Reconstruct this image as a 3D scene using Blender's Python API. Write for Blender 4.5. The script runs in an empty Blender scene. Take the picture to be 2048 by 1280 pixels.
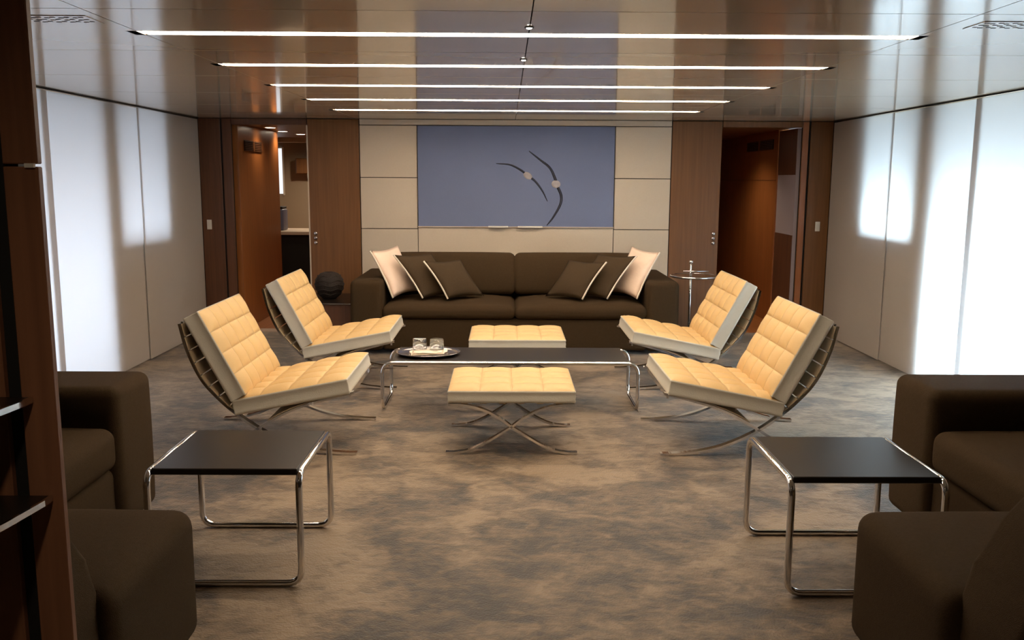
import bpy, bmesh, math, random
from mathutils import Vector, Matrix
random.seed(4)
S = bpy.context.scene
COL = S.collection
pi = math.pi

# ------------------------------------------------------------------ camera
F_PX = 1800.0
cam = bpy.data.cameras.new('camera')
cam.sensor_width = 36.0
cam.lens = F_PX / 2048 * 36.0
cam.clip_start = 0.05
cam_o = bpy.data.objects.new('camera', cam)
COL.objects.link(cam_o)
tilt = math.atan(282.6 / F_PX)
yaw = math.atan(13 / F_PX)
Rm = Matrix.Rotation(-yaw, 3, 'Z') @ Matrix.Rotation(pi / 2 - tilt, 3, 'X') @ Matrix.Rotation(math.radians(0.3), 3, 'Z')
cam_o.matrix_world = Matrix.Translation((0, 0, 1.45)) @ Rm.to_4x4()
S.camera = cam_o

# ------------------------------------------------------------------ light, exposure
S.view_settings.view_transform = 'Standard'
S.view_settings.look = 'None'
S.view_settings.gamma = 1.0
S.view_settings.use_curve_mapping = False
S.view_settings.exposure = -0.12
STRIP = 41.0          # emission of the linear ceiling lights
DAY_R, DAY_L = 1650.0, 290.0

w = bpy.data.worlds.new('sky'); S.world = w; w.use_nodes = True
w.node_tree.nodes['Background'].inputs[0].default_value = (0.62, 0.80, 1.0, 1)
w.node_tree.nodes['Background'].inputs[1].default_value = 1.0

def area(name, loc, rot, sx, sy, power, col):
    l = bpy.data.lights.new(name, 'AREA'); l.shape = 'RECTANGLE'; l.size = sx; l.size_y = sy
    l.energy = power; l.color = col
    o = bpy.data.objects.new(name, l); COL.objects.link(o); o.location = loc; o.rotation_euler = rot
    return o
# daylight outside the two rows of windows
area('daylight_starboard', (3.72, 6.0, 0.28), (0, pi / 2, 0), 1.1, 4.4, DAY_R, (0.80, 0.96, 1.0))
area('daylight_port', (-3.76, 6.0, 0.65), (0, -pi / 2, 0), 1.5, 4.4, DAY_L, (0.86, 0.92, 1.0))

# ------------------------------------------------------------------ materials
def newmat(name):
    m = bpy.data.materials.new(name); m.use_nodes = True
    return m, m.node_tree, m.node_tree.nodes['Principled BSDF']

def srgb(r, g, b):
    f = lambda c: (c / 255 / 12.92) if c / 255 <= .04045 else ((c / 255 + .055) / 1.055) ** 2.4
    return (f(r), f(g), f(b), 1)

def plain(name, col, rough=.6, metal=0., spec=.5, noise=0., scale=40., bump=0., coat=0., bscale=None):
    m, nt, b = newmat(name)
    b.inputs['Base Color'].default_value = col
    b.inputs['Roughness'].default_value = rough
    b.inputs['Metallic'].default_value = metal
    b.inputs['Specular IOR Level'].default_value = spec
    b.inputs['Coat Weight'].default_value = coat
    tc = nt.nodes.new('ShaderNodeTexCoord')
    if noise > 0:
        n = nt.nodes.new('ShaderNodeTexNoise'); n.inputs['Scale'].default_value = scale; n.inputs['Detail'].default_value = 4
        nt.links.new(tc.outputs['Object'], n.inputs['Vector'])
        mx = nt.nodes.new('ShaderNodeMix'); mx.data_type = 'RGBA'
        mx.inputs[6].default_value = tuple(c * (1 - noise) for c in col[:3]) + (1,)
        mx.inputs[7].default_value = tuple(min(1, c * (1 + noise)) for c in col[:3]) + (1,)
        nt.links.new(n.outputs['Fac'], mx.inputs[0]); nt.links.new(mx.outputs[2], b.inputs['Base Color'])
    if bump > 0:
        n2 = nt.nodes.new('ShaderNodeTexNoise'); n2.inputs['Scale'].default_value = bscale or scale * 3
        nt.links.new(tc.outputs['Object'], n2.inputs['Vector'])
        bp = nt.nodes.new('ShaderNodeBump'); bp.inputs['Strength'].default_value = bump; bp.inputs['Distance'].default_value = .01
        nt.links.new(n2.outputs['Fac'], bp.inputs['Height']); nt.links.new(bp.outputs['Normal'], b.inputs['Normal'])
    return m

def wood(name, c1, c2, rough=.35, axis='Z', spec=.5):
    m, nt, b = newmat(name)
    tc = nt.nodes.new('ShaderNodeTexCoord'); mp = nt.nodes.new('ShaderNodeMapping')
    sc = {'Z': (22, 22, .8), 'X': (.8, 22, 22), 'Y': (22, .8, 22)}[axis]
    mp.inputs['Scale'].default_value = sc
    n = nt.nodes.new('ShaderNodeTexNoise'); n.inputs['Scale'].default_value = 2.0; n.inputs['Detail'].default_value = 6; n.inputs['Distortion'].default_value = .4
    cr = nt.nodes.new('ShaderNodeValToRGB')
    cr.color_ramp.elements[0].color = c1; cr.color_ramp.elements[0].position = .3
    cr.color_ramp.elements[1].color = c2; cr.color_ramp.elements[1].position = .7
    nt.links.new(tc.outputs['Object'], mp.inputs['Vector']); nt.links.new(mp.outputs['Vector'], n.inputs['Vector'])
    nt.links.new(n.outputs['Fac'], cr.inputs['Fac']); nt.links.new(cr.outputs['Color'], b.inputs['Base Color'])
    b.inputs['Roughness'].default_value = rough; b.inputs['Specular IOR Level'].default_value = spec
    return m

def emit(name, col, strength):
    m = bpy.data.materials.new(name); m.use_nodes = True; nt = m.node_tree
    nt.nodes.remove(nt.nodes['Principled BSDF'])
    e = nt.nodes.new('ShaderNodeEmission'); e.inputs[0].default_value = col; e.inputs[1].default_value = strength
    nt.links.new(e.outputs[0], nt.nodes['Material Output'].inputs[0])
    return m

def screen_mat():
    m = bpy.data.materials.new('translucent_screen'); m.use_nodes = True; nt = m.node_tree
    nt.nodes.remove(nt.nodes['Principled BSDF'])
    d = nt.nodes.new('ShaderNodeBsdfDiffuse'); d.inputs[0].default_value = (.68, .585, .51, 1)
    t = nt.nodes.new('ShaderNodeBsdfTranslucent'); t.inputs[0].default_value = (.62, .66, .70, 1)
    tc = nt.nodes.new('ShaderNodeTexCoord'); n = nt.nodes.new('ShaderNodeTexNoise'); n.inputs['Scale'].default_value = 160
    nt.links.new(tc.outputs['Object'], n.inputs['Vector'])
    mr = nt.nodes.new('ShaderNodeMapRange'); mr.inputs[3].default_value = .40; mr.inputs[4].default_value = .50
    nt.links.new(n.outputs['Fac'], mr.inputs[0])
    mx = nt.nodes.new('ShaderNodeMixShader')
    nt.links.new(mr.outputs[0], mx.inputs[0]); nt.links.new(d.outputs[0], mx.inputs[1]); nt.links.new(t.outputs[0], mx.inputs[2])
    nt.links.new(mx.outputs[0], nt.nodes['Material Output'].inputs[0])
    return m

def carpet_mat():
    m, nt, b = newmat('carpet')
    tc = nt.nodes.new('ShaderNodeTexCoord')
    def noise(scale, det, dist, sc=(1, 1, 1), rot=0):
        mp = nt.nodes.new('ShaderNodeMapping'); mp.inputs['Scale'].default_value = sc; mp.inputs['Rotation'].default_value = (0, 0, rot)
        n = nt.nodes.new('ShaderNodeTexNoise'); n.inputs['Scale'].default_value = scale; n.inputs['Detail'].default_value = det; n.inputs['Distortion'].default_value = dist
        nt.links.new(tc.outputs['Object'], mp.inputs['Vector']); nt.links.new(mp.outputs['Vector'], n.inputs['Vector'])
        return n.outputs['Fac']
    def math_(op, a, bb):
        k = nt.nodes.new('ShaderNodeMath'); k.operation = op
        for i, v in enumerate((a, bb)):
            if isinstance(v, (int, float)): k.inputs[i].default_value = v
            else: nt.links.new(v, k.inputs[i])
        return k.outputs[0]
    big = noise(.95, 3, 1.6)
    mid = noise(5.0, 5, .9, (1, 1.5, 1), .5)
    fine = noise(20, 4, .8, (1.0, 1.7, 1), .3)
    s = math_('ADD', math_('MULTIPLY', big, .52), math_('ADD', math_('MULTIPLY', mid, .36), math_('MULTIPLY', fine, .22)))
    cr = nt.nodes.new('ShaderNodeValToRGB')
    e = cr.color_ramp.elements
    e[0].position = .46; e[0].color = srgb(56, 46, 35)
    e[1].position = .63; e[1].color = srgb(144, 122, 96)
    k = e.new(.54); k.color = srgb(104, 85, 63)
    nt.links.new(s, cr.inputs['Fac']); nt.links.new(cr.outputs['Color'], b.inputs['Base Color'])
    b.inputs['Roughness'].default_value = .62
    b.inputs['Specular IOR Level'].default_value = .55
    b.inputs['Sheen Weight'].default_value = .3; b.inputs['Sheen Roughness'].default_value = .4
    bp = nt.nodes.new('ShaderNodeBump'); bp.inputs['Strength'].default_value = .5; bp.inputs['Distance'].default_value = .012
    nt.links.new(math_('ADD', math_('MULTIPLY', fine, .7), math_('MULTIPLY', noise(120, 2, 0), .6)), bp.inputs['Height'])
    nt.links.new(bp.outputs['Normal'], b.inputs['Normal'])
    return m

M = {}
M['carpet'] = carpet_mat()
M['screen'] = screen_mat()
M['ceiling'] = plain('ceiling_lacquer', srgb(205, 188, 164), .13, spec=.6, coat=.45)
M['ceiling'].node_tree.nodes['Principled BSDF'].inputs['Coat Roughness'].default_value = .04
M['ceil_back'] = plain('ceiling_backing', srgb(40, 35, 30), .8)
M['cream'] = plain('cream_panel', srgb(198, 183, 164), .6, noise=.04, scale=60, bump=.15)
M['wood'] = wood('walnut_wall', srgb(108, 72, 42), srgb(124, 84, 50), .42, spec=.35)
M['wood_h'] = wood('corridor_wood', srgb(136, 82, 42), srgb(160, 98, 52), .32)
M['wood_dk'] = wood('jamb_wood', srgb(86, 54, 36), srgb(104, 66, 44), .45)
M['wood_pillar'] = wood('pillar_wood', srgb(120, 80, 58), srgb(138, 94, 68), .45, spec=.3)
M['wood_floor'] = wood('corridor_floor', srgb(150, 92, 48), srgb(170, 108, 60), .35, 'Y')
M['stone'] = plain('threshold_stone', srgb(190, 165, 145), .4, noise=.05)
M['taupe'] = plain('taupe_paint', srgb(150, 132, 112), .6)
M['black'] = plain('shadow_black', srgb(14, 11, 9), .7)
M['dkwall'] = plain('dark_wall', srgb(52, 40, 32), .7)
M['outer'] = plain('window_wall', srgb(120, 112, 105), .8)
M['sofa'] = plain('brown_fabric', srgb(64, 50, 34), .9, spec=.10, noise=.18, scale=90, bump=.35, bscale=420)
M['pillow_dk'] = plain('dark_pillow_fabric', srgb(68, 54, 37), .85, spec=.2, noise=.12, scale=70, bump=.3, bscale=300)
M['pillow_lt'] = plain('blush_satin', srgb(232, 206, 186), .45, spec=.5, noise=.05, scale=14, bump=.35, bscale=18)
M['piping'] = plain('pale_piping', srgb(225, 212, 196), .6)
M['leather'] = plain('cream_leather', srgb(216, 182, 128), .5, spec=.35, noise=.04, scale=25, bump=.12, bscale=160)
M['seam'] = plain('seam_leather', srgb(198, 164, 114), .6)
M['boxing'] = plain('off_white_boxing', srgb(202, 196, 182), .5, spec=.3, noise=.03, scale=25, bump=.1, bscale=160)
M['chrome'] = plain('chrome', (.78, .78, .79, 1), .10, 1.0)
M['strap'] = plain('strap_leather', srgb(190, 168, 136), .6)
M['blacktop'] = plain('black_laminate', srgb(30, 24, 20), .32, spec=.5)
M['diffuser'] = emit('light_diffuser', (1.0, .82, .62, 1), STRIP)
M['pin'] = emit('pin_lamp', (1, .95, .85, 1), 8)
M['spot'] = emit('downlight_lamp', (1, .85, .65, 1), 20)
M['housing'] = plain('dark_bronze', srgb(36, 26, 20), .5)
M['vent_slot'] = plain('vent_slot', srgb(96, 88, 78), .6)
M['canvas'] = plain('blue_grey_canvas', srgb(112, 122, 152), .7, spec=.2, noise=.10, scale=1.6, bump=.1, bscale=200)
M['twig'] = plain('twig_paint', srgb(46, 48, 62), .6)
M['pod'] = plain('pod_paint', srgb(166, 158, 158), .6, noise=.3, scale=30)
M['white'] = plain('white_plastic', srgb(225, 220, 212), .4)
M['porc'] = plain('white_linen', srgb(250, 236, 214), .8, bump=.3, bscale=60)
M['wicker'] = plain('dark_wicker', srgb(40, 30, 24), .8, noise=.3, scale=50, bump=.6, bscale=70)
M['door_refl'] = plain('door_reflection', srgb(176, 164, 170), .25)  # pale colour paints window light reflected in the dark glossy door
M['steel'] = plain('brushed_steel', (.5, .46, .46, 1), .22, 1.0)
M['appl'] = plain('blue_grey_enamel', srgb(92, 98, 125), .4)
M['counter'] = plain('counter_stone', srgb(196, 178, 160), .4)
gm, gnt, gb = newmat('clear_glass')
gb.inputs['Transmission Weight'].default_value = 1; gb.inputs['Roughness'].default_value = .02; gb.inputs['IOR'].default_value = 1.45
gb.inputs['Base Color'].default_value = (.95, .97, .97, 1)
M['glass'] = gm
M['curtain'] = emit('lit_window_blind', (.95, .97, 1, 1), 1.2)

# ------------------------------------------------------------------ helpers
def link(name, me, mat, parent=None, smooth=False):
    me.materials.append(M[mat] if isinstance(mat, str) else mat)
    if smooth:
        for p in me.polygons: p.use_smooth = True
    o = bpy.data.objects.new(name, me); COL.objects.link(o)
    if parent is not None: o.parent = parent
    return o

def bmobj(name, bm, mat, parent=None, smooth=False):
    bmesh.ops.recalc_face_normals(bm, faces=bm.faces)
    me = bpy.data.meshes.new(name); bm.to_mesh(me); bm.free()
    return link(name, me, mat, parent, smooth)

def bbox(bm, x0, x1, y0, y1, z0, z1, bevel=0, seg=2):
    b2 = bmesh.new()
    bmesh.ops.create_cube(b2, size=1)
    for v in b2.verts:
        v.co = Vector(((x0 + x1) / 2 + v.co.x * (x1 - x0), (y0 + y1) / 2 + v.co.y * (y1 - y0), (z0 + z1) / 2 + v.co.z * (z1 - z0)))
    if bevel: bmesh.ops.bevel(b2, geom=b2.edges[:], offset=bevel, segments=seg, profile=.5, affect='EDGES')
    tmp = bpy.data.meshes.new('tmp'); b2.to_mesh(tmp); b2.free(); bm.from_mesh(tmp); bpy.data.meshes.remove(tmp)

def box(name, x0, x1, y0, y1, z0, z1, mat, parent=None, bevel=0, seg=2, smooth=False):
    bm = bmesh.new(); bbox(bm, min(x0, x1), max(x0, x1), min(y0, y1), max(y0, y1), z0, z1, bevel, seg)
    return bmobj(name, bm, mat, parent, smooth)

def boxes(name, lst, mat, parent=None):
    bm = bmesh.new()
    for b in lst: bbox(bm, *b)
    return bmobj(name, bm, mat, parent)

def root(name, loc=(0, 0, 0), rz=0):
    o = bpy.data.objects.new(name, None); COL.objects.link(o); o.location = loc; o.rotation_euler = (0, 0, rz)
    o.empty_display_size = .1
    return o

def tag(o, label=None, cat=None, group=None, kind=None):
    if label: o['label'] = label
    if cat: o['category'] = cat
    if group: o['group'] = group
    if kind: o['kind'] = kind
    return o

def dup(o, parent=None):
    c = o.copy(); COL.objects.link(c); c.parent = parent
    for ch in [k for k in o.children]: dup(ch, c)
    return c

def spline(pts, n=8):
    """Catmull-Rom through the points."""
    P = [Vector(p) for p in pts]; P = [P[0] * 2 - P[1]] + P + [P[-1] * 2 - P[-2]]
    out = []
    for i in range(1, len(P) - 2):
        for k in range(n):
            t = k / n; a, b, c, d = P[i - 1], P[i], P[i + 1], P[i + 2]
            out.append(.5 * ((2 * b) + (c - a) * t + (2 * a - 5 * b + 4 * c - d) * t * t + (3 * b - a - 3 * c + d) * t ** 3))
    out.append(P[-2]); return out

def rounded_path(pts, r, n=6, closed=False):
    P = [Vector(p) for p in pts]; out = []; N = len(P)
    for i, p in enumerate(P):
        if not closed and i in (0, N - 1): out.append(p); continue
        a = (P[i - 1] - p).normalized(); b = (P[(i + 1) % N] - p).normalized()
        p0, p1 = p + a * r, p + b * r
        for k in range(n + 1):
            t = k / n; out.append(p0 * (1 - t) ** 2 + p * 2 * t * (1 - t) + p1 * t * t)
    return out

def sweep(bm, path, section, up=None, closed=False):
    """section: list of (a,b) offsets in the frame (side, normal)."""
    N = len(path); rings = []
    prev = None
    for i, p in enumerate(path):
        if closed: t = (path[(i + 1) % N] - path[i - 1]).normalized()
        else: t = (path[min(i + 1, N - 1)] - path[max(i - 1, 0)]).normalized()
        if up is not None:
            s = Vector(up).normalized(); s = (s - t * s.dot(t)).normalized()
        elif prev is None:
            h = Vector((0, 0, 1)) if abs(t.z) < .9 else Vector((1, 0, 0)); s = t.cross(h).normalized()
        else:
            s = (prev - t * prev.dot(t)).normalized()
        prev = s; nrm = t.cross(s)
        rings.append([bm.verts.new(p + s * a + nrm * b) for a, b in section])
    K = len(section)
    for i in range(N if closed else N - 1):
        A, B = rings[i], rings[(i + 1) % N]
        for k in range(K): bm.faces.new((A[k], A[(k + 1) % K], B[(k + 1) % K], B[k]))
    if not closed:
        bm.faces.new(rings[0]); bm.faces.new(rings[-1])

def circ(r, n=10): return [(r * math.cos(2 * pi * k / n), r * math.sin(2 * pi * k / n)) for k in range(n)]

def tube(name, path, r, mat, parent=None, n=10, closed=False):
    bm = bmesh.new(); sweep(bm, [Vector(p) for p in path], circ(r, n), closed=closed)
    return bmobj(name, bm, mat, parent, True)

def lathe(name, prof, mat, parent=None, n=32, sx=1, sy=1, loc=(0, 0, 0), smooth=True):
    bm = bmesh.new(); rings = []
    for r, z in prof:
        if r < 1e-5: rings.append([bm.verts.new((loc[0], loc[1], loc[2] + z))])
        else: rings.append([bm.verts.new((loc[0] + sx * r * math.cos(2 * pi * k / n), loc[1] + sy * r * math.sin(2 * pi * k / n), loc[2] + z)) for k in range(n)])
    for A, B in zip(rings, rings[1:]):
        for k in range(n):
            a, b = A[k % len(A)], A[(k + 1) % len(A)]; c, d = B[(k + 1) % len(B)], B[k % len(B)]
            f = []
            for v in (a, b, c, d):
                if v not in f: f.append(v)
            if len(f) > 2: bm.faces.new(f)
    return bmobj(name, bm, mat, parent, smooth)

def axis_samples(a, r, n=5, m=8):
    e = [a - r + r * math.sin(k / n * pi / 2) for k in range(n + 1)]
    inner = [-(a - r) + 2 * (a - r) * k / m for k in range(1, m)]
    return [-v for v in reversed(e)] + inner + e

def soft(name, x0, x1, y0, y1, z0, z1, r, mat, parent=None, crown=0., bulge=0., m=8):
    """rounded, slightly crowned upholstered block"""
    c = Vector(((x0 + x1) / 2, (y0 + y1) / 2, (z0 + z1) / 2)); a = [abs(x1 - x0) / 2, abs(y1 - y0) / 2, abs(z1 - z0) / 2]
    ax = [axis_samples(a[i], r, m=m) for i in range(3)]
    bm = bmesh.new(); seen = {}
    def V(p):
        k = tuple(round(q, 5) for q in p)
        if k in seen: return seen[k]
        inn = Vector([max(-(a[i] - r), min(a[i] - r, p[i])) for i in range(3)])
        d = Vector(p) - inn
        q = inn + d.normalized() * r if d.length > 1e-9 else Vector(p)
        u, v_, w_ = q.x / a[0], q.y / a[1], q.z / a[2]
        if q.z > 0: q.z += crown * (1 - u ** 4) * (1 - v_ ** 4)
        if bulge:
            q.x += bulge * u * (1 - w_ ** 2); q.y += bulge * v_ * (1 - w_ ** 2)
        seen[k] = bm.verts.new(c + q); return seen[k]
    for f in range(3):
        i, j = (f + 1) % 3, (f + 2) % 3
        for s in (-1, 1):
            for p in range(len(ax[i]) - 1):
                for q in range(len(ax[j]) - 1):
                    vs = []
                    for (pp, qq) in ((p, q), (p + 1, q), (p + 1, q + 1), (p, q + 1)):
                        co = [0, 0, 0]; co[f] = s * a[f]; co[i] = ax[i][pp]; co[j] = ax[j][qq]
                        vs.append(V(co))
                    if len(set(vs)) == 4: bm.faces.new(vs)
    return bmobj(name, bm, mat, parent, True)

def tufted(name, l, wd, t, nx, ny, mat, parent, puff=.020, res=8):
    """box cushion, x 0..l, y -wd/2..wd/2, z 0..t, quilted top with welted edge"""
    bm = bmesh.new(); NX, NY = nx * res, ny * res
    SUB = [0, .022, .12, .30, .50, .70, .88, .978]          # samples gathered at the seams
    seam = []
    def top(i, j):
        u, v = (i // res + SUB[i % res]) / nx, (j // res + SUB[j % res]) / ny
        s = abs(math.sin(pi * u * nx)) ; q = abs(math.sin(pi * v * ny))
        e = min(u * l, (1 - u) * l, v * wd, (1 - v) * wd)
        k_ = 1 - math.exp(-e / .035)
        h = puff * (s * q) ** .5 * k_ + .008 * (1 - math.exp(-e / .012))
        if i in (0, NX) or j in (0, NY): h = 0.
        return Vector((u * l, (v - .5) * wd, t - .010 + h))
    g = [[bm.verts.new(top(i, j)) for j in range(NY + 1)] for i in range(NX + 1)]
    for i in range(NX):
        for j in range(NY):
            f = bm.faces.new((g[i][j], g[i + 1][j], g[i + 1][j + 1], g[i][j + 1]))
            if (i % res in (0, res - 1) and 0 < i < NX - 1) or (j % res in (0, res - 1) and 0 < j < NY - 1): seam.append(f)
    for f in seam: f.material_index = 2
    ring = [g[i][0] for i in range(NX + 1)] + [g[NX][j] for j in range(1, NY + 1)] + [g[i][NY] for i in range(NX - 1, -1, -1)] + [g[0][j] for j in range(NY - 1, 0, -1)]
    cx = Vector((l / 2, 0, 0))
    prev = ring
    for (zz, out) in ((t - .016, .005), (t - .022, .001), (t * .5, .004), (.018, .002), (.010, .005), (.0, .0), (0, -.03)):
        cur = []
        for v in ring:
            p = Vector((v.co.x, v.co.y, zz)); d = Vector((0, 0, 0))
            if v.co.x < 1e-6: d.x = -1
            if v.co.x > l - 1e-6: d.x = 1
            if v.co.y < -wd / 2 + 1e-6: d.y = -1
            if v.co.y > wd / 2 - 1e-6: d.y = 1
            cur.append(bm.verts.new(p + d * out))
        for k in range(len(ring)): bm.faces.new((prev[k], prev[(k + 1) % len(ring)], cur[(k + 1) % len(ring)], cur[k]))
        prev = cur
    bm.faces.new(prev)
    bm.faces.ensure_lookup_table()
    for f in bm.faces[NX * NY:]: f.material_index = 1
    o = bmobj(name, bm, mat, parent, True); o.data.materials.append(M['boxing']); o.data.materials.append(M['seam'])
    return o

# ================================================================== THE SETTING
XL, XR, YB, ZC = -2.83, 3.02, 8.45, 1.985
YR = -1.2                                  # wall behind the viewer
WX0, WX1 = XL - .135, XR + .135              # outer hull walls carrying the windows

fl = box('floor', WX0 - .1, WX1 + .1, YR - .1, 8.50, -.06, 0, 'carpet'); tag(fl, kind='structure')

# ceiling: lacquered panels with fine joints below a backing slab
ce = box('ceiling', WX0 - .1, WX1 + .1, YR - .1, 8.50, ZC + .07, ZC + .12, 'ceil_back'); tag(ce, kind='structure')
LX0, LX1 = -1.38, 1.545
LY = [3.525 + .958 * k for k in range(5)]
HW = .050                                   # half width of a light slot
cols = [(WX0, -1.375), (-1.375, .082), (.082, 1.54), (1.54, WX1)]
rows = [YR - .05] + [3.03 + .965 * k for k in range(-4, 6)] + [YB + .04]
for (a, b) in cols:
    for y0, y1 in zip(rows, rows[1:]):
        cuts = [(y0, y1)]
        if a > -2 and b < 2:
            for ly in LY:
                if y0 < ly < y1: cuts = [(y0, ly - HW), (ly + HW, y1)]
        for c0, c1 in cuts:
            g0 = .0028 if c0 == y0 else 0; g1 = .0028 if c1 == y1 else 0
            box('ceiling_panel', a + .0022, b - .0022, c0 + g0, c1 - g1, ZC, ZC + .025, 'ceiling', ce)

# outer side walls with window and door openings
def side_wall(name, xw, sgn, wins):
    x0, x1 = sorted((xw, xw + sgn * .06))
    L = []
    y = YR
    for (a, b, z0, z1) in wins:
        L.append((x0, x1, y, a, 0, ZC + .07)); y = b
        L.append((x0, x1, a, b, 0, z0)); L.append((x0, x1, a, b, z1, ZC + .07))
    L.append((x0, x1, y, YB + .05, 0, ZC + .07))
    o = boxes(name, L, 'outer'); tag(o, kind='structure')
    return o
wl = side_wall('wall_left', WX0 + .06, -1, [(4.55, 6.50, .02, 1.93), (6.73, 7.63, .945, 1.93)])
wr = side_wall('wall_right', WX1 - .06, 1, [(4.55, 6.46, .02, 1.93), (6.76, 7.67, .945, 1.93)])
def screens(parent, x, sgn, edges):
    for k, (a, b) in enumerate(zip(edges, edges[1:])):
        off = sgn * (.012 if k % 2 else 0)
        box('screen_panel', x + off, x + off + sgn * .006, a - (.075 if k == 5 else .02 if k else 0), b, .012, ZC - .012, 'screen', parent)
screens(wl, XL, -1, [YR, .2, 1.57, 2.94, 4.31, 5.70, 7.10, 8.445])
screens(wr, XR, 1, [YR, .87, 2.13, 3.39, 4.65, 5.91, 7.17, 8.445])
# shadow-gap rail where screens meet the ceiling
tl = box('trim_1', XL - .012, XL + .010, YR, YB - .004, ZC - .007, ZC - .001, 'black'); tag(tl, kind='structure')
tr = box('trim_2', XR - .010, XR + .012, YR, YB - .004, ZC - .007, ZC - .001, 'black'); tag(tr, kind='structure')

wf = box('wall_front', WX0, WX1, YR - .06, YR, 0, ZC + .07, 'dkwall'); tag(wf, kind='structure')

# back wall: carcass with two doorways, faced with panels
DLX0, DLX1 = -2.53, -1.835
DRX0, DRX1 = 1.995, 2.735
DH = 1.925
wb = boxes('wall_back', [(WX0, DLX0 - .02, YB + .02, YB + .10, 0, ZC + .06), (DLX1 + .012, DRX0 - .012, YB + .02, YB + .10, 0, ZC + .06), (DRX1 + .02, WX1, YB + .02, YB + .10, 0, ZC + .06),
                        (DLX0 - .02, DLX1 + .012, YB + .02, YB + .10, DH + .012, ZC + .06), (DRX0 - .012, DRX1 + .02, YB + .02, YB + .10, DH + .012, ZC + .06)], 'black')
tag(wb, kind='structure')
def panel(x0, x1, z0, z1, mat, g=.003, y0=YB, name='wall_panel'):
    return box(name, x0 + g, x1 - g, y0, YB + .02, z0 + g, z1 - g, mat, wb, .002, 1)
PX0, PX1 = -1.353, 1.527; AX0, AX1 = -.822, 1.006
zs = [0, .983, 1.455, 1.93]
for a, b in ((PX0, AX0), (AX1, PX1)):
    for z0, z1 in zip(zs, zs[1:]): panel(a, b, z0, z1, 'cream')
panel(AX0, AX1, 0, 1.004, 'cream')
panel(AX0, AX1, 1.004, 1.93, 'cream', y0=YB + .012)
panel(PX0, PX1, 1.93, ZC, 'cream')
panel(DLX1, PX0, 0, ZC, 'wood', name='wood_panel', g=.005)
panel(PX1, DRX0, 0, ZC, 'wood', name='wood_panel', g=.005)
panel(XL, -2.63, 0, ZC, 'wood_dk', name='wood_panel')
panel(-2.62, DLX0, 0, ZC, 'wood_dk', name='wood_panel', y0=YB + .012)
panel(DLX0, DLX1, DH, ZC, 'wood_dk', name='door_header')
panel(DRX0, DRX1, DH, ZC, 'wood', name='door_header')
panel(DRX1 + .075, XR, 0, ZC, 'wood', name='wood_panel')
panel(DRX1, DRX1 + .06, 0, ZC, 'wood_h', name='door_jamb')
box('edge_strip', DLX1 - .004, DLX1 + .008, YB - .004, YB + .018, .0, DH, 'cream', wb)

# corridors behind the doorways
fh = box('floor', -3.6, XR + .4, 8.5, 13.2, -.06, -.001, 'wood_floor'); tag(fh, kind='structure')
box('threshold', -2.53, -1.84, 8.46, 8.62, -.001, .004, 'stone', fh)
ch = box('ceiling', -3.6, XR + .4, 8.551, 13.2, 1.945, 2.0, 'wood'); tag(ch, kind='structure')
wh = boxes('wall_corridor', [(-2.60, -2.50, 8.56, 10.05, 0, 1.945), (-1.62, -1.52, 8.56, 13.1, 0, 1.945), (1.35, 1.45, 8.56, 13.1, 0, 1.945)], 'wood_h'); tag(wh, kind='structure')
wr2 = boxes('wall_corridor', [(2.72, 2.82, 9.15, 13.1, 0, 1.945)], 'wood_h'); tag(wr2, kind='structure')
box('plinth_seam', 2.716, 2.72, 9.16, 13.0, 1.445, 1.45, 'wood_dk', wr2)
wg = box('wall_galley', -3.6, XR + .4, 13.1, 13.2, 0, 1.945, 'taupe'); tag(wg, kind='structure')
wg2 = box('wall_galley', -3.66, -3.6, 10.0, 13.2, 0, 1.945, 'taupe'); tag(wg2, kind='structure')
wg3 = box('wall_galley', -3.6, -2.60, 9.95, 10.05, 0, 1.945, 'wood_h'); tag(wg3, kind='structure')
d1 = box('door_1', 2.725, 2.78, 8.56, 9.12, .005, 1.93, 'door_refl'); tag(d1, kind='structure')
box('top_panel', 2.721, 2.726, 8.565, 9.115, 1.50, 1.925, 'wood_dk', d1); box('lower_panel', 2.721, 2.726, 8.565, 9.115, .01, .93, 'wood_dk', d1)
wn = box('window_1', -3.45, -3.20, 13.085, 13.098, 1.22, 1.86, 'curtain'); tag(wn, kind='structure')
for a in (-3.47, -3.20): box('window_frame', a, a + .02, 13.07, 13.098, 1.20, 1.88, 'white', wn)
beam = box('trim_3', -3.55, -1.63, 11.6, 11.7, 1.89, 1.944, 'cream'); tag(beam, kind='structure')

# wood portal beside the viewer
pt = boxes('wall_portal', [(-1.7, -.935, 1.755, 1.80, 0, ZC - .002)], 'black'); tag(pt, kind='structure')
box('wood_panel', -.957, -.890, 1.74, 1.758, 0, 1.468, 'wood_pillar', pt, .002, 1)
box('wood_panel', -.957, -.890, 1.74, 1.758, 1.473, ZC - .003, 'wood_pillar', pt, .002, 1)
box('wood_panel', -1.68, -.988, 1.74, 1.758, 0, 1.468, 'wood_pillar', pt, .002, 1)
box('wood_panel', -1.68, -.988, 1.74, 1.758, 1.473, ZC - .003, 'wood_pillar', pt, .002, 1)
box('catch_plate', -.912, -.894, 1.733, 1.74, 1.466, 1.474, 'white', pt)
pr = boxes('wall_portal', [(1.10, 1.7, 1.66, 1.75, 0, ZC - .002)], 'black'); tag(pr, kind='structure')
box('wood_panel', 1.070, 1.68, 1.64, 1.70, 0, ZC - .003, 'wood_pillar', pr, .002, 1)

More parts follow.
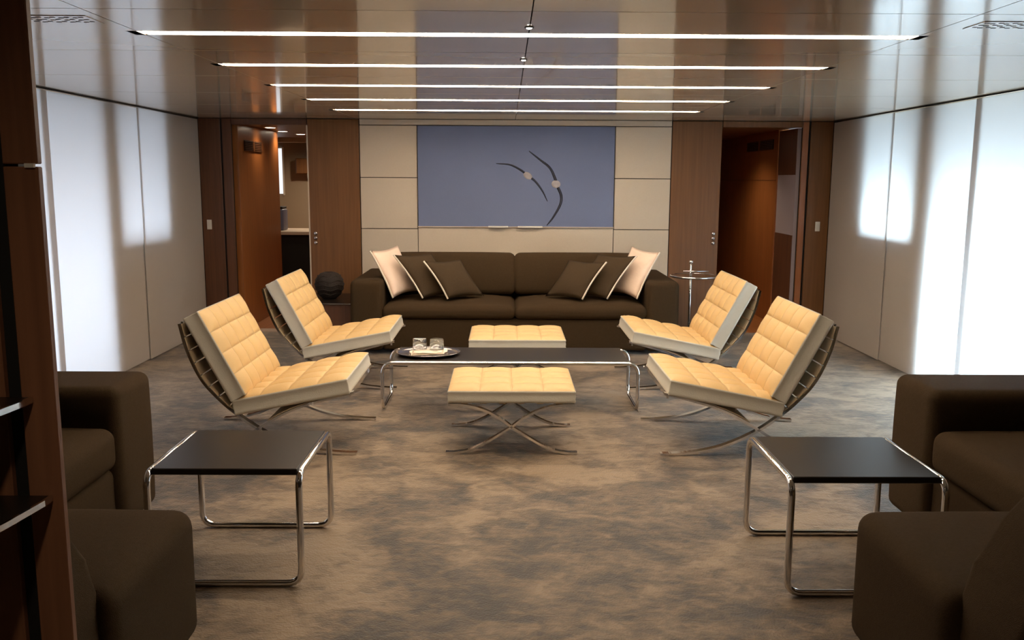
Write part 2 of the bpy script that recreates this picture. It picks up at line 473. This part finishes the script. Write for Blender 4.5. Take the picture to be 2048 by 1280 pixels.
# ================================================================== CEILING LIGHTS
names = ['fifth linear ceiling light from the picture wall, the longest way from the sofa',
         'fourth recessed linear ceiling light counted from the picture wall',
         'third recessed linear ceiling light counted from the picture wall',
         'second recessed linear ceiling light counted from the picture wall',
         'recessed linear ceiling light closest to the picture wall and sofa']
for k, y in enumerate(LY):
    r_ = root('ceiling_light', (0, y, ZC)); tag(r_, names[k], 'ceiling light', 'linear ceiling lights')
    boxes('housing', [(LX0 - .035, LX1 + .035, -HW + .001, -HW + .007, .0, .05), (LX0 - .035, LX1 + .035, HW - .007, HW - .001, .0, .05),
                      (LX0 - .035, LX0, -HW + .007, HW - .007, .0, .05), (LX1, LX1 + .035, -HW + .007, HW - .007, .0, .05),
                      (LX0 - .035, LX1 + .035, -HW + .001, HW - .001, .05, .056)], 'housing', r_)
    box('diffuser', LX0 + .02, LX1 - .02, -HW + .020, HW - .020, -.001, .040, 'diffuser', r_)
for (x, y, lab) in ((.080, 3.335, 'tiny white ceiling pin light beside the fifth linear light'), (.077, 4.216, 'tiny white ceiling pin light just short of the fourth linear light')):
    r_ = root('pin_light', (x, y, ZC)); tag(r_, lab, 'ceiling light', 'pin lights on the ceiling seam')
    lathe('rim', [(.011, 0), (.013, -.004), (.017, -.004), (.017, 0)], 'housing', r_, 16)
    lathe('lens', [(0, -.008), (.008, -.007), (.011, -.003), (.011, 0)], 'pin', r_, 16)
for (x0, y0, lab) in ((-1.66, 3.16, 'small slotted air vent in the ceiling close to the wood portal with shelves'), (1.62, 3.16, 'small slotted air vent in the ceiling beside the brighter windows')):
    r_ = root('ceiling_vent', (x0, y0, ZC)); tag(r_, lab, 'vent')
    box('plate', 0, .24, 0, .15, -.002, 0, 'ceiling', r_)
    bm = bmesh.new()
    for i in range(9):
        for j in range(3): bbox(bm, .015 + i * .024, .03 + i * .024, .02 + j * .042 + (i % 2) * .012, .03 + j * .042 + (i % 2) * .012, -.003, -.002)
    tag(bmobj('slots', bm, 'vent_slot', r_), kind='stuff')
# corridor downlights
def spotlamp(parent, power, ang=2.4):
    l = bpy.data.lights.new('lamp_beam', 'SPOT'); l.energy = power; l.color = (1, .80, .56); l.spot_size = ang; l.spot_blend = 1.0; l.shadow_soft_size = .04
    o = bpy.data.objects.new('lamp_beam', l); COL.objects.link(o); o.parent = parent; o.location = (0, 0, -.012)
for k, (x, y) in enumerate(((-2.36, 9.20), (-2.42, 9.95), (-2.36, 10.55))):
    r_ = root('downlight', (x, y, 1.945)); tag(r_, ['round downlight in corridor ceiling closest to the doorway', 'middle round downlight in corridor ceiling', 'round downlight in corridor ceiling deepest towards the galley'][k], 'downlight', 'corridor downlights')
    lathe('trim_ring', [(.055, 0), (.055, -.006), (.066, -.006), (.068, 0)], 'steel', r_, 20)
    lathe('lamp', [(0, -.004), (.055, -.004)], 'spot', r_, 20); spotlamp(r_, 14)
r_ = root('downlight', (2.1, 9.6, 1.945)); tag(r_, 'added unseen downlight in corridor ceiling beyond the chrome side table', 'downlight', 'corridor downlights')  # lamp added out of view to brighten the right corridor
lathe('trim_ring', [(.055, 0), (.055, -.006), (.066, -.006), (.068, 0)], 'steel', r_, 20); lathe('lamp', [(0, -.004), (.055, -.004)], 'spot', r_, 20); spotlamp(r_, 60)

r_ = root('downlight', (-2.45, 12.1, 1.945)); tag(r_, 'added hidden downlight in the galley ceiling, brightening the galley wall', 'downlight', 'corridor downlights')  # hidden lamp, added so the galley wall gets light
lathe('trim_ring', [(.055, 0), (.055, -.006), (.066, -.006), (.068, 0)], 'steel', r_, 20); lathe('lamp', [(0, -.004), (.055, -.004)], 'spot', r_, 20); spotlamp(r_, 130, 3.05)
# dim downlight added unseen behind the viewer to light the wood portal
r_ = root('downlight', (-.62, .75, ZC)); tag(r_, 'added unseen downlight behind the viewer, lighting the wood portal', 'downlight')
lathe('trim_ring', [(.055, 0), (.055, -.006), (.066, -.006), (.068, 0)], 'steel', r_, 20); lathe('lamp', [(0, -.004), (.055, -.004)], 'spot', r_, 20); spotlamp(r_, 28, 2.8)

# corridor air grilles
def grille(name, x, sgn, y0, y1, z0, z1, lab):
    r_ = root(name, (x, (y0 + y1) / 2, z0)); tag(r_, lab, 'vent')
    hh = (y1 - y0) / 2; H = z1 - z0
    a, b = sorted((0, sgn * .006))
    box('backing', a, b, -hh, hh, 0, H, 'black', r_)
    a, b = sorted((sgn * .006, sgn * .014))
    n = 6
    for k in range(n): box('slat', a, b, -hh, hh, H * (k + .25) / n, H * (k + .62) / n, 'wood_dk', r_)
    box('mullion', a, b, -.02, .02, 0, H, 'wood_h', r_)
grille('wall_grille', 2.72, -1, 9.3, 10.3, 1.76, 1.86, 'louvred wooden air grille high on the corridor wall behind the chrome side table')
grille('wall_grille', -2.50, 1, 8.75, 9.35, 1.70, 1.80, 'louvred wooden air grille high on the corridor wall below the downlights')

# ================================================================== SWITCHES
def plate(x, z, lab):
    r_ = root('light_switch', (x, YB, z)); tag(r_, lab, 'switch')
    box('plate', -.022, .022, -.008, 0, -.045, .045, 'white', r_, .003, 2); box('rocker', -.010, .010, -.011, -.008, -.022, .022, 'white', r_, .001, 1)
plate(-2.765, 1.013, 'white light switch on the dark wood beside the galley doorway')
plate(2.918, 1.022, 'white light switch on the wood panel beside the brighter windows')
for x, zz, lab in ((-1.778, .892, 'column of three round steel push buttons on the wood panel above the dark ball'), (1.943, .905, 'column of three round steel push buttons on the wood panel above the chrome side table')):
    r_ = root('button_panel', (x, YB, zz)); tag(r_, lab, 'switch')
    for k in (-1, 0, 1):
        o = lathe('button', [(0, .014), (.014, .014), (.017, .010), (.018, 0)], 'steel', r_, 16); o.location = (0, 0, k * .044); o.rotation_euler = (pi / 2, 0, 0)

# ================================================================== PICTURE
pc = root('painting', (0, YB + .012, 1.004)); tag(pc, 'wide blue-grey picture of two curved dark twigs with pale pods above the sofa', 'picture')
box('canvas', AX0 + .006, AX1 - .006, -.022, -.002, .004, .922, 'canvas', pc)
boxes('frame', [(AX0 + .002, AX0 + .006, -.024, -.001, .002, .924), (AX1 - .006, AX1 - .002, -.024, -.001, .002, .924), (AX0 + .002, AX1 - .002, -.024, -.001, .922, .925)], 'housing', pc)
box('bottom_rail', AX0 + .002, AX1 - .002, -.030, -.001, -.006, .004, 'counter', pc, .002, 1)
for a, b in ((-.165, .02), (.11, .34)): box('glint_strip', a, b, -.055, -.030, -.006, .010, 'white', pc, .002, 1)  # white strips modelled as ceiling-light glints on the bottom rail
def brush(pts, wmax, parent):
    P = spline([(x, -.023, z - 1.004) for x, z in pts], 8); n = len(P); bm = bmesh.new(); fr = []; bk = []
    for i, p in enumerate(P):
        t = (P[min(i + 1, n - 1)] - P[max(i - 1, 0)]).normalized(); s = Vector((-t.z, 0, t.x)); wv = wmax * (.25 + .75 * math.sin(pi * i / (n - 1)) ** .6)
        fr.append((bm.verts.new(p + s * wv + Vector((0, .001, 0))), bm.verts.new(p + Vector((0, -.004, 0))), bm.verts.new(p - s * wv + Vector((0, .001, 0)))))
    for A, B in zip(fr, fr[1:]):
        bm.faces.new((A[0], A[1], B[1], B[0])); bm.faces.new((A[1], A[2], B[2], B[1])); bm.faces.new((A[2], A[0], B[0], B[2]))
    return bmobj('twig', bm, 'twig', parent, True)
brush([(-.094, 1.588), (.035, 1.577), (.141, 1.525), (.192, 1.482), (.267, 1.43), (.337, 1.339), (.385, 1.243)], .010, pc)
brush([(.209, 1.703), (.311, 1.625), (.404, 1.55), (.452, 1.455), (.478, 1.38), (.512, 1.294), (.503, 1.211), (.442, 1.10), (.382, 1.02)], .013, pc)
for (x, z, a, b, rot) in ((.20, 1.478, .045, .030, .55), (.462, 1.402, .042, .036, .2)):
    o = lathe('pod', [(0, .010), (.5, .009), (.85, .005), (1, 0)], 'pod', pc, 20, a, b); o.location = (x, -.023, z - 1.004); o.rotation_euler = (pi / 2, rot, 0)

# ================================================================== MAIN SOFA
SX0, SX1 = -1.282, 1.434; SF = 7.35; SM = .078
sf = root('sofa', (0, 0, 0)); tag(sf, 'long dark brown two-seat fabric sofa below the blue picture', 'sofa')
soft('base', SX0 + .26, SX1 - .26, SF + .02, 8.38, .035, .300, .03, 'sofa', sf)
soft('arm', SX0, SX0 + .268, SF, 8.38, .03, .622, .05, 'sofa', sf, bulge=.004)
soft('arm', SX1 - .268, SX1, SF, 8.38, .03, .622, .05, 'sofa', sf, bulge=.004)
soft('backrest', SX0 + .26, SX1 - .26, 8.13, 8.40, .25, .70, .06, 'sofa', sf)
for a, b in ((SX0 + .27, SM - .003), (SM + .003, SX1 - .27)):
    soft('seat_cushion', a, b, SF - .01, 8.12, .298, .412, .045, 'sofa', sf, crown=.036, bulge=.008)
    o = soft('back_cushion', 0, b - a, -.11, .11, 0, .365, .045, 'sofa', sf, crown=.006, bulge=.02)
    o.location = (a, 7.93, .435); o.rotation_euler = (-.16, 0, 0)

def pillow(name, mat, pmat, corner, u, v, th, lab, group, piping=True):
    """corner = front bottom; u = towards the back, v = up"""
    u, v = Vector(u), Vector(v); n_ = u.cross(v).normalized()
    r_ = root(name, corner); tag(r_, lab, 'pillow', group)
    N = 14; bm = bmesh.new(); gr = {}
    def sh(s, t):
        # pinched outline between the pointed corners
        k = .045
        a = s + (s - .5) * -2 * k * (math.sin(pi * t)) ; b = t + (t - .5) * -2 * k * (math.sin(pi * s))
        return a, b
    for side in (1, -1):
        for i in range(N + 1):
            for j in range(N + 1):
                s, t = i / N, j / N; edge = i in (0, N) or j in (0, N)
                if edge and (0, i, j) in gr: gr[side, i, j] = gr[0, i, j]; continue
                a, b = sh(s, t)
                h = 0 if edge else th * (math.sin(pi * s) * math.sin(pi * t)) ** .5 * (1.1 - .35 * t)
                vt = bm.verts.new(u * a + v * b + n_ * h * side)
                gr[side, i, j] = vt
                if edge: gr[0, i, j] = vt
        for i in range(N):
            for j in range(N): bm.faces.new((gr[side, i, j], gr[side, i + 1, j], gr[side, i + 1, j + 1], gr[side, i, j + 1]))
    bmobj('cover', bm, mat, r_, True)
    path = [sh(0, 1 - k / N) for k in range(N + 1)]
    tube('piping', [u * a + v * b for a, b in path], .0075, pmat, r_, 6)
    return r_
def mx(p): return (2 * SM - p[0],) + tuple(p[1:])
def fl_(p): return (-p[0],) + tuple(p[1:])
ZP = .462
PL = [('pillow_lt', 'piping', (-.940, 7.45, ZP), (.20, .26, .03), (-.195, .08, .385), .06, 'blush satin pillow at the arm of the sofa beside the'),
      ('pillow_dk', 'piping', (-.690, 7.44, ZP), (.30, .22, .0), (-.25, .08, .355), .055, 'brown piped pillow against the blush pillow, on the side of the'),
      ('pillow_dk', 'piping', (-.480, 7.41, ZP), (.30, .20, .0), (-.205, .08, .305), .05, 'smaller brown piped pillow, innermost, on the side of the')]
for side in (0, 1):
    where = ['dark ball', 'chrome side table'][side]
    for m_, p_, c, u, v, th, lab in PL:
        if side: c, u, v = mx(c), fl_(u), fl_(v)
        pillow('pillow', m_, p_, c, u, v, th, lab + ' ' + where, 'pillows on the long sofa')

# end table with the dark ball, chrome round table
et = root('end_table', (-1.535, 7.95, 0)); tag(et, 'low brown wood end table with pale edge carrying the dark ball', 'table')
box('body', -.23, .23, -.30, .36, .0, .375, 'wood_dk', et, .004, 1); box('top', -.24, .24, -.31, .37, .375, .388, 'blacktop', et, .002, 1); box('edge_strip', -.24, .24, -.316, -.31, .378, .387, 'steel', et)
bl = root('decorative_ball', (-1.565, 7.95, .388)); tag(bl, 'dark woven round ball vase standing on the low end table', 'vase')
lathe('body', [(0, 0), (.055, .0), (.09, .03), (.122, .09), (.128, .13), (.115, .185), (.08, .225), (.045, .238), (.035, .236), (.03, .20), (0, .19)], 'wicker', bl, 28)
for k in range(5):
    zz = .05 + k * .038; rr = [.104, .1225, .128, .1195, .099][k]
    tube('woven_band', [(rr * math.cos(a * pi / 12), rr * math.sin(a * pi / 12), zz + .008 * math.sin(a * pi / 2)) for a in range(24)], .005, 'wicker', bl, 6, True)
ct = root('side_table', (1.632, 7.75, 0)); tag(ct, 'round chrome side table with a pole rising above its glass top', 'table')
tube('pole', [(-.03, .0, .015), (-.03, 0, .735)], .011, 'chrome', ct, 12)
lathe('knob', [(0, .03), (.016, .026), (.018, .012), (.011, 0)], 'chrome', ct, 14, loc=(-.03, 0, .732))
tube('top_ring', [(.20 * math.cos(a * pi / 20), .20 * math.sin(a * pi / 20), .625) for a in range(40)], .010, 'chrome', ct, 8, True)
lathe('glass_top', [(0, .622), (.195, .622), (.195, .630), (0, .630)], 'glass', ct, 40, smooth=False)
tube('base_ring', [(.19 * math.cos(a * pi / 20), .19 * math.sin(a * pi / 20), .012) for a in range(40)], .011, 'chrome', ct, 8, True)
tube('base_bar', [(-.19, 0, .014), (.19, 0, .014)], .009, 'chrome', ct, 8)
tube('handle', [(-.10, -.02, .668), (.12, -.02, .668)], .006, 'chrome', ct, 8)

# ================================================================== LOUNGE CHAIRS
# local frame: x forward, origin under the chair centre; d=0 is the top of the back
def make_chair():
    r_ = root('lounge_chair'); D0 = -.455; Wd = .73
    bar = [(-.018, -.0065), (.018, -.0065), (.018, .0065), (-.018, .0065)]
    Cc = [(.012, .700), (.045, .560), (.110, .410), (.200, .300), (.307, .205), (.417, .130), (.560, .062), (.70, .024), (.84, .009), (.915, .0075)]
    Sc = [(.905, .338), (.80, .312), (.66, .272), (.535, .222), (.410, .150), (.300, .082), (.18, .035), (.06, .012), (.0, .0075)]
    for s in (-1, 1):
        y = s * (Wd / 2 - .018)
        for nm, pts in (('back_bar', Cc), ('seat_bar', Sc)):
            bm = bmesh.new(); yy = y
            sweep(bm, spline([(D0 + d, yy, z) for d, z in pts], 6), bar, up=(0, 1, 0))
            bmobj(nm, bm, 'chrome', r_, False)
    for (d, z) in ((.016, .690), (.300, .200), (.880, .322)):
        box('cross_bar', D0 + d - .006, D0 + d + .006, -Wd / 2 + .036, Wd / 2 - .036, z - .016, z + .016, 'chrome', r_)
    # straps
    def along(pts, n, lo, hi):
        P = spline([(D0 + d, 0, z) for d, z in pts], 10); L = [0]
        for a, b in zip(P, P[1:]): L.append(L[-1] + (b - a).length)
        out = []
        for k in range(n):
            t = (lo + (hi - lo) * k / (n - 1)) * L[-1]
            i = max(j for j in range(len(L)) if L[j] <= t + 1e-9); i = min(i, len(P) - 2)
            f = (t - L[i]) / max(1e-6, L[i + 1] - L[i]); out.append((P[i].lerp(P[i + 1], f), (P[i + 1] - P[i]).normalized()))
        return out
    for pts, n, lo, hi, sg in ((Cc, 8, .03, .44, 1), (Sc, 7, .05, .46, 1)):
        for p, t in along(pts, n, lo, hi):
            nv = Vector((t.z, 0, -t.x)) * -1 if pts is Cc else Vector((t.z, 0, -t.x)) * -1
            if pts is Sc and nv.z < 0: nv = -nv
            if pts is Cc and nv.x < 0: nv = -nv
            bm = bmesh.new(); bbox(bm, -.033, .033, -Wd / 2 + .004, Wd / 2 - .004, -.0015, .0015)
            o = bmobj('strap', bm, 'strap', r_)
            o.matrix_local = Matrix.Translation(p + nv * .010) @ Matrix(((t.x, 0, nv.x, 0), (0, 1, 0, 0), (t.z, 0, nv.z, 0), (0, 0, 0, 1)))
    # cushions
    a0, a1 = Vector((.285, .215)), Vector((.885, .332)); dv = (a1 - a0)
    o = tufted('seat_cushion', dv.length, Wd, .092, 4, 5, 'leather', r_)
    ang = math.atan2(dv.y, dv.x)
    o.location = (D0 + a0.x, 0, a0.y); o.rotation_euler = (0, -ang, 0)
    b0, b1 = Vector((.262, .288)), Vector((.035, .722)); dv = b1 - b0
    o = tufted('back_cushion', dv.length, Wd, .10, 4, 5, 'leather', r_)
    ang = math.atan2(dv.y, dv.x)             # pointing up and backwards
    X = Vector((dv.x, 0, dv.y)).normalized(); Y = Vector((0, -1, 0)); Z = X.cross(Y)
    o.matrix_local = Matrix.Translation((D0 + b0.x, 0, b0.y)) @ Matrix(((X.x, Y.x, Z.x), (X.y, Y.y, Z.y), (X.z, Y.z, Z.z))).to_4x4()
    return r_
ch0 = make_chair()
spots = [(-1.245, 4.965, 0, 'cream tufted lounge chair at the tray end of the coffee table, farther from the sofa'),
         (-1.215, 6.465, 0, 'cream tufted lounge chair at the tray end of the coffee table, nearer the sofa'),
         (1.285, 4.965, pi, 'cream tufted lounge chair beyond the bare end of the coffee table, farther from the sofa'),
         (1.305, 6.480, pi, 'cream tufted lounge chair by the chrome side table, nearer the sofa')]
for k, (x, y, a, lab) in enumerate(spots):
    o = ch0 if k == 0 else dup(ch0)
    o.location = (x, y, 0); o.rotation_euler = (0, 0, a); tag(o, lab, 'chair', 'cream tufted lounge chairs')

# ottomans
def make_stool():
    r_ = root('ottoman'); Wd, Dp = .668, .575
    bar = [(-.017, -.006), (.017, -.006), (.017, .006), (-.017, .006)]
    for s in (-1, 1):
        y = s * (Dp / 2 - .017)
        for m_ in (-1, 1):
            pts = [(-.335, .272), (-.24, .266), (-.140, .238), (-.06, .195), (0, .150), (.07, .105), (.15, .056), (.23, .020), (.30, .008), (.35, .0075)]
            bm = bmesh.new(); sweep(bm, spline([(m_ * x, y, z) for x, z in pts], 6), bar, up=(0, 1, 0)); bmobj('leg_bar', bm, 'chrome', r_)
    for x in (-.30, .30): box('cross_bar', x - .015, x + .015, -Dp / 2 + .034, Dp / 2 - .034, .262, .272, 'chrome', r_)
    for k in range(6):
        x = -.25 + k * .1; box('strap', x - .017, x + .017, -Dp / 2 + .004, Dp / 2 - .004, .276, .280, 'strap', r_)
    o = tufted('cushion', Wd, Dp, .074, 4, 4, 'leather', r_, puff=.016)
    o.location = (-Wd / 2, 0, .282)
    return r_
st = make_stool(); st.location = (.034, 4.905, 0); tag(st, 'cream tufted ottoman on crossed chrome legs, on the open carpet before the coffee table', 'ottoman', 'cream tufted ottomans')
s2 = dup(st); s2.location = (.082, 6.43, 0); tag(s2, 'cream tufted ottoman standing between the coffee table and the long sofa', 'ottoman', 'cream tufted ottomans')

# ================================================================== TABLES
cf = root('coffee_table', (.031, 5.73, 0)); tag(cf, 'long low black coffee table with chrome tube frame between the ottomans', 'table')
hx, hy, R = .800, .222, .0115
loop = rounded_path([(-hx, -hy, R), (-hx, -hy, .312), (hx, -hy, .312), (hx, -hy, R), (hx, hy, R), (hx, hy, .312), (-hx, hy, .312), (-hx, hy, R)], .075, 6, True)
tube('tube_frame', loop, R, 'chrome', cf, 10, True)
box('top', -hx + .06, hx - .06, -hy + .012, hy + .012, .3135, .3262, 'blacktop', cf, .003, 1)
def laccio(loc, lab):
    r_ = root('side_table', loc); tag(r_, lab, 'table', 'black and chrome side tables')
    hx, hy, R = .268, .275, .0125
    loop = rounded_path([(-hx, -hy, R), (hx, -hy, R), (hx, -hy, .418), (hx, hy, .418), (hx, hy, R), (-hx, hy, R), (-hx, hy, .418), (-hx, -hy, .418)], .055, 6, True)
    tube('tube_frame', loop, R, 'chrome', r_, 12, True)
    box('top', -hx + .010, hx - .010, -hy + .02, hy - .035, .407, .431, 'blacktop', r_, .003, 1)
laccio((-.995, 3.325, 0), 'square black side table on chrome tubes, close to the wood portal with shelves')
laccio((1.262, 3.255, 0), 'square black side table on chrome tubes, by the sectional under the brighter windows')

ty = root('tray', (-.50, 5.715, .3264)); tag(ty, 'oval dark metal tray on the coffee table', 'tray')
lathe('dish', [(0, .002), (.85, .002), (.93, .008), (1.0, .018), (1.0, .022), (.92, .013), (.84, .007), (0, .007)], 'steel', ty, 40, .208, .175)
nk = root('napkins', (-.498, 5.71, .3357)); tag(nk, 'folded white napkins spread over the oval tray', 'napkin')
for k, (x, y, rz, a, b) in enumerate(((-.04, .0, .2, .15, .145), (.04, .005, -.15, .15, .145), (.0, -.02, .05, .19, .11))):
    bm = bmesh.new(); N = 8; g = {}
    for t in (0, 1):
        for i in range(N + 1):
            for j in range(N + 1):
                u, v = i / N - .5, j / N - .5
                g[t, i, j] = bm.verts.new((u * a * (1 + .06 * math.sin(9 * v)), v * b * (1 + .08 * math.sin(8 * u)), k * .006 + (.005 + .004 * math.sin(14 * u + k) * math.cos(11 * v) + .003 * (random.random() - .5)) * t))
        for i in range(N):
            for j in range(N): bm.faces.new((g[t, i, j], g[t, i + 1, j], g[t, i + 1, j + 1], g[t, i, j + 1]))
    per = [(i, 0) for i in range(N)] + [(N, j) for j in range(N)] + [(N - i, N) for i in range(N)] + [(0, N - j) for j in range(N)]
    for q in range(len(per)):
        a_, b_ = per[q], per[(q + 1) % len(per)]
        bm.faces.new((g[0, a_[0], a_[1]], g[0, b_[0], b_[1]], g[1, b_[0], b_[1]], g[1, a_[0], a_[1]]))
    o = bmobj('fold', bm, 'porc', nk, True); o.location = (x, y, 0); o.rotation_euler = (0, 0, rz)
for x, y, lab in ((-.557, 5.76, 'clear upturned glass tumbler on the tray, the one nearer the table end'), (-.445, 5.74, 'clear upturned glass tumbler on the tray, the one nearer the table middle')):
    r_ = root('tumbler', (x, y, .3527)); tag(r_, lab, 'glass', 'tumblers on the tray')
    lathe('wall', [(.046, 0), (.044, .066), (.040, .070), (0, .070), (0, .058), (.040, .058), (.0435, 0)], 'glass', r_, 28)

# ================================================================== SECTIONALS
def sectional(sgn, xf, xc, xb, lab):
    r_ = root('sectional_sofa', (0, 0, 0)); tag(r_, lab, 'sofa', 'dark brown sectional sofas')
    def B(nm, xa, xb_, *a, **k): 
        x0, x1 = sorted((sgn * xa, sgn * xb_)); return soft(nm, x0, x1, *a, 'sofa', r_, **k)
    y0, y1 = 1.86, 3.83
    B('base', xf + .03, xb, 2.60, y1 - .33, .03, .30, .04)
    B('arm', xf, xb, y1 - .36, y1, .03, .625, .045, bulge=.003)
    B('seat_cushion', xf + .005, xb - .30, 2.68, y1 - .365, .30, .472, .045, crown=.016, bulge=.004)
    B('chaise_seat', xc, xb - .25, y0 + .2, 2.67, .03, .446, .055, crown=.010)
    B('backrest', xb - .30, xb, y0 + .25, y1 - .02, .28, .74, .07)
    # raked near arm rising towards the back
    prof = [(xc + .03, .04), (xc + .04, .42), (xc + .075, .52), (xc + .13, .64), (xc + .20, .72), (xc + .35, .77), (xb, .79), (xb, .04)]
    bm = bmesh.new(); A = [bm.verts.new((sgn * x, y0 - .02, z)) for x, z in prof]; C = [bm.verts.new((sgn * x, y0 + .24, z)) for x, z in prof]
    bm.faces.new(A); bm.faces.new(C)
    for k in range(len(prof)): bm.faces.new((A[k], A[(k + 1) % len(prof)], C[(k + 1) % len(prof)], C[k]))
    bmesh.ops.bevel(bm, geom=bm.edges[:], offset=.02, segments=3, profile=.5, affect='EDGES')
    bmobj('raked_arm', bm, 'sofa', r_, True)
sectional(1, 1.695, 1.085, 2.80, 'dark brown sectional sofa with chaise under the brighter windows')
sectional(-1, 1.535, .955, 2.62, 'dark brown sectional sofa with chaise partly behind the wood portal')

# shelves on the portal
for k, (x, z, lab) in enumerate(((-.936, 1.020, 'upper black corner shelf with pale metal edge on the wood portal'), (-.912, .817, 'lower black corner shelf with pale metal edge on the wood portal'))):
    r_ = root('wall_shelf', (x, 1.738, z)); tag(r_, lab, 'shelf', 'black shelves on the wood portal')
    bm = bmesh.new()
    pl = [(0, 0), (0.0, -.03), (-.012, -.14), (-.03, -.25), (-.5, -.25), (-.5, 0)]
    A = [bm.verts.new((a, b, -.012)) for a, b in pl]; C = [bm.verts.new((a, b, -.001)) for a, b in pl]
    bm.faces.new(A); bm.faces.new(C)
    for q in range(len(pl)): bm.faces.new((A[q], A[(q + 1) % len(pl)], C[(q + 1) % len(pl)], C[q]))
    bmobj('board', bm, 'blacktop', r_)
    bm = bmesh.new(); sweep(bm, [Vector((a, b, -.006)) for a, b in [(0, 0), (0.0, -.03), (-.012, -.14), (-.03, -.25)]], [(-.003, -.006), (.003, -.006), (.003, .006), (-.003, .006)], up=(1, 0, 0))
    bmobj('metal_edge', bm, 'chrome', r_)

# ================================================================== GALLEY seen through the doorway
cb = root('galley_counter', (-2.9, 11.2, 0)); tag(cb, 'dark galley cabinet with pale worktop beyond the doorway', 'cabinet')
box('body', -.62, .60, -.35, .35, 0, .77, 'black', cb); box('worktop', -.64, .62, -.38, .38, .77, .81, 'counter', cb, .004, 1)
ap = root('appliance', (-2.80, 11.15, .81)); tag(ap, 'blue-grey appliance on the galley worktop beyond the doorway', 'appliance')
box('body', -.09, .09, -.12, .12, 0, .26, 'appl', ap, .02, 3, True); box('lid', -.08, .08, -.11, .11, .26, .29, 'black', ap, .008, 2)
cu = root('wall_cabinet', (-2.75, 13.0, 1.50)); tag(cu, 'taupe wall cabinet hanging in the galley beyond the doorway', 'cabinet')
box('body', -.22, .5, -.1, .1, 0, .22, 'wood', cu, .004, 1); box('door', -.21, .49, -.115, -.1, .01, .21, 'wood', cu, .003, 1)
